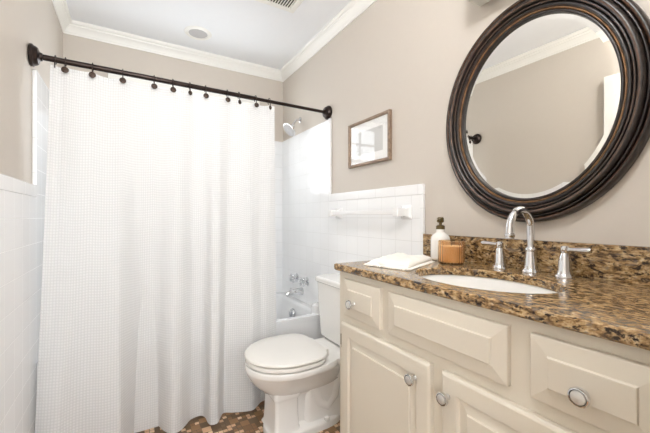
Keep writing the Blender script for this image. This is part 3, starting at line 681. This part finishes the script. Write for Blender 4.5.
# ------------------------------------------------------------------ things on the worktop
Z = CZ1 + 0.0004
bx, by = 1.095, 0.927
t = thing('soap_bottle', (bx, by, Z), 'white ceramic soap bottle with aged brass pump beside the candle', 'soap bottle')
b = B_(); lathe(b, [(0.034, 0), (0.0375, 0.003), (0.038, 0.010), (0.038, 0.080), (0.036, 0.092), (0.030, 0.102), (0.020, 0.109), (0.0165, 0.112), (0.0165, 0.124), (0.0, 0.124)], (bx, by, Z), (0, 0, 1), 36); link_mesh('bottle', b, m_bottle, t, 50)
b = B_(); lathe(b, [(0.0175, 0.1245), (0.0175, 0.138), (0.013, 0.141), (0.006, 0.142), (0.006, 0.150), (0.012, 0.152), (0.0135, 0.156), (0.0135, 0.168), (0.010, 0.173), (0, 0.174)], (bx, by, Z), (0, 0, 1), 24)
tube(b, [(bx, by, Z + 0.163), (bx - 0.022, by - 0.010, Z + 0.164), (bx - 0.034, by - 0.016, Z + 0.158)], [0.006, 0.0055, 0.0045], 12); link_mesh('pump', b, m_brass, t)

cx, cy = 1.050, 0.838
t = thing('candle_jar', (cx, cy, Z), 'amber ribbed glass candle jar standing in front of the granite backsplash', 'candle')
b = B_(); lathe(b, [(0.0, 0), (0.0414, 0), (0.0459, 0.004), (0.0473, 0.012), (0.0473, 0.060), (0.0459, 0.074), (0.0463, 0.083), (0.0450, 0.085), (0.0432, 0.083), (0.0428, 0.074), (0.0437, 0.060), (0.0437, 0.012), (0.0414, 0.006), (0.0, 0.006)], (cx, cy, Z), (0, 0, 1), 144, False, (0.022, 24)); link_mesh('jar', b, m_amber, t, 60)
b = B_(); lathe(b, [(0.0, 0.0065), (0.0410, 0.0065), (0.0418, 0.012), (0.0418, 0.064), (0.0396, 0.0655), (0, 0.065)], (cx, cy, Z), (0, 0, 1), 40); link_mesh('wax', b, m_wax, t)
b = B_(); tube(b, [(cx, cy, Z + 0.064), (cx + 0.001, cy, Z + 0.074)], 0.0012, 8); link_mesh('wick', b, m_wick, t)

# folded towel
P1, P2, P3, P4 = Vector((0.738, 0.965)), Vector((0.778, 0.795)), Vector((1.010, 0.893)), Vector((0.955, 1.048))
def tz(u, v, lay):
    e = min(u, 1 - u, v * 1.3, (1 - v)) ; edge = min(1, e / 0.10) ** 0.5
    q = noise.noise(Vector((u * 3.2, v * 3.2, lay * 5))) * 0.006 + noise.noise(Vector((u * 9, v * 8, lay * 7 + 2))) * 0.004
    return edge, q
b = B_()
for lay, (sc, z0, th) in enumerate(((1.0, 0.0, 0.011), (0.92, 0.009, 0.012))):
    n1, n2 = 44, 36; top = []; bot = []
    for i in range(n1 + 1):
        rt, rb = [], []
        for j in range(n2 + 1):
            u, v = i / n1, j / n2
            uu = 0.5 + (u - 0.5) * sc + (0.04 if lay else 0); vv = 0.5 + (v - 0.5) * sc + (0.02 if lay else 0)
            p = (P1 * (1 - uu) + P2 * uu) * (1 - vv) + (P4 * (1 - uu) + P3 * uu) * vv
            wob = noise.noise(Vector((u * 4, v * 4, 9 + lay))) * 0.012
            e, q = tz(u, v, lay)
            rt.append(b.verts.new((p.x + wob, p.y + wob * 0.7, Z + max(0.002, z0 + th * (0.35 + 0.65 * e) + q * e + (0.006 * v * e if lay else 0)))))
            rb.append(b.verts.new((p.x + wob, p.y + wob * 0.7, Z + z0 * e)))
        top.append(rt); bot.append(rb)
    for i in range(n1):
        for j in range(n2):
            b.faces.new((top[i][j], top[i + 1][j], top[i + 1][j + 1], top[i][j + 1])); b.faces.new((bot[i][j], bot[i][j + 1], bot[i + 1][j + 1], bot[i + 1][j]))
    for i in range(n1):
        b.faces.new((top[i][0], bot[i][0], bot[i + 1][0], top[i + 1][0])); b.faces.new((top[i][n2], top[i + 1][n2], bot[i + 1][n2], bot[i][n2]))
    for j in range(n2):
        b.faces.new((top[0][j], top[0][j + 1], bot[0][j + 1], bot[0][j])); b.faces.new((top[n1][j], bot[n1][j], bot[n1][j + 1], top[n1][j + 1]))
t = thing('hand_towel', (0.88, 0.92, Z), 'folded white fringed hand towel lying at the end of the worktop', 'towel')
link_mesh('cloth', b, m_towel, t, 180)
b = B_()
for a, c, nn in ((P1, P2, 60), (P2, P3, 80)):
    nrm = Vector((c.y - a.y, -(c.x - a.x))).normalized()
    if nrm.dot((P1 + P2 + P3 + P4) / 4 - a) > 0: nrm = -nrm
    for i in range(nn):
        p = a + (c - a) * ((i + random.random() * 0.6) / nn); q = p + nrm * random.uniform(0.006, 0.011) + (c - a).normalized() * random.uniform(-0.003, 0.003); p = p - nrm * 0.004
        tube(b, [(p.x, p.y, Z + 0.005), ((p.x + q.x) / 2, (p.y + q.y) / 2, Z + 0.0045), (q.x, q.y, Z + 0.0015)], [0.0014, 0.0013, 0.0009], 5)
fr = link_mesh('fringe', b, m_towel, t, 60); fr['kind'] = 'stuff'

# ------------------------------------------------------------------ oval mirror
MY, MZ = 0.609, 1.447
NE = 160
t = thing('oval_mirror', (W, MY, 1.07), 'large oval wall mirror in a dark ridged frame above the faucet', 'mirror')
prof = []                                               # (radial position 0 inner .. 0.081 outer, depth off the wall, material)
def bead(r0, r1, d0, hgt, n_, mats):
    for i in range(n_ + 1):
        a = PI * i / n_; prof.append((r0 + (r1 - r0) * (1 - math.cos(a)) / 2, d0 + hgt * math.sin(a), mats[min(i, n_ - 1)] if isinstance(mats, (list, tuple)) else mats))
prof.append((0.0, 0.010, 0)); 
bead(0.000, 0.010, 0.018, 0.006, 6, 0)
bead(0.0105, 0.0150, 0.021, 0.004, 5, 2)
bead(0.0155, 0.028, 0.022, 0.008, 8, [0, 0, 1, 0, 0, 0, 0, 0])
bead(0.029, 0.037, 0.026, 0.006, 6, [0, 0, 0, 1, 0, 0])
bead(0.038, 0.056, 0.028, 0.013, 10, [0, 0, 0, 0, 1, 1, 0, 0, 0, 0])
bead(0.057, 0.064, 0.026, 0.005, 6, [0, 0, 0, 0, 0, 0])
bead(0.065, 0.081, 0.016, 0.014, 9, [0, 0, 0, 1, 1, 0, 0, 0, 0])
prof.append((0.081, 0.001, 0))
IA, IB = 0.244, 0.296
b = B_()
def ering(r, dpt): return [Vector((W - dpt, MY + (IA + r) * math.cos(2 * PI * k / NE), MZ + (IB + r) * math.sin(2 * PI * k / NE))) for k in range(NE)]
loft(b, [ering(r, dp) for r, dp, _ in prof], True, False, False, [m_ for _, _, m_ in prof[1:]])
link_mesh('frame', b, (m_fdark, m_frub, m_fgold), t, 50)
b = B_()
loft(b, [ering(0.003, 0.0120), ering(0.0005, 0.0122), ering(-0.014, 0.0128)], True, False, True); link_mesh('mirror_glass', b, m_mirror, t, 1)
b = B_(); loft(b, [ering(0.004, 0.0005), ering(0.004, 0.0115)], True, True, True); link_mesh('backing_board', b, m_dark, t, 0)

# ------------------------------------------------------------------ vanity light box (unlit)
t = thing('vanity_light', (W, 0.60, 1.885), 'pale box-shaped vanity light fixed above the oval mirror', 'wall light')
b = B_(); box(b, W - 0.012, W - 0.0005, 0.42, 0.78, 1.893, 1.985, 0.002); link_mesh('back_plate', b, m_satin, t)
b = B_(); box(b, W - 0.115, W - 0.012, 0.414, 0.786, 1.885, 1.995, 0.0015); link_mesh('shade', b, m_fix, t)
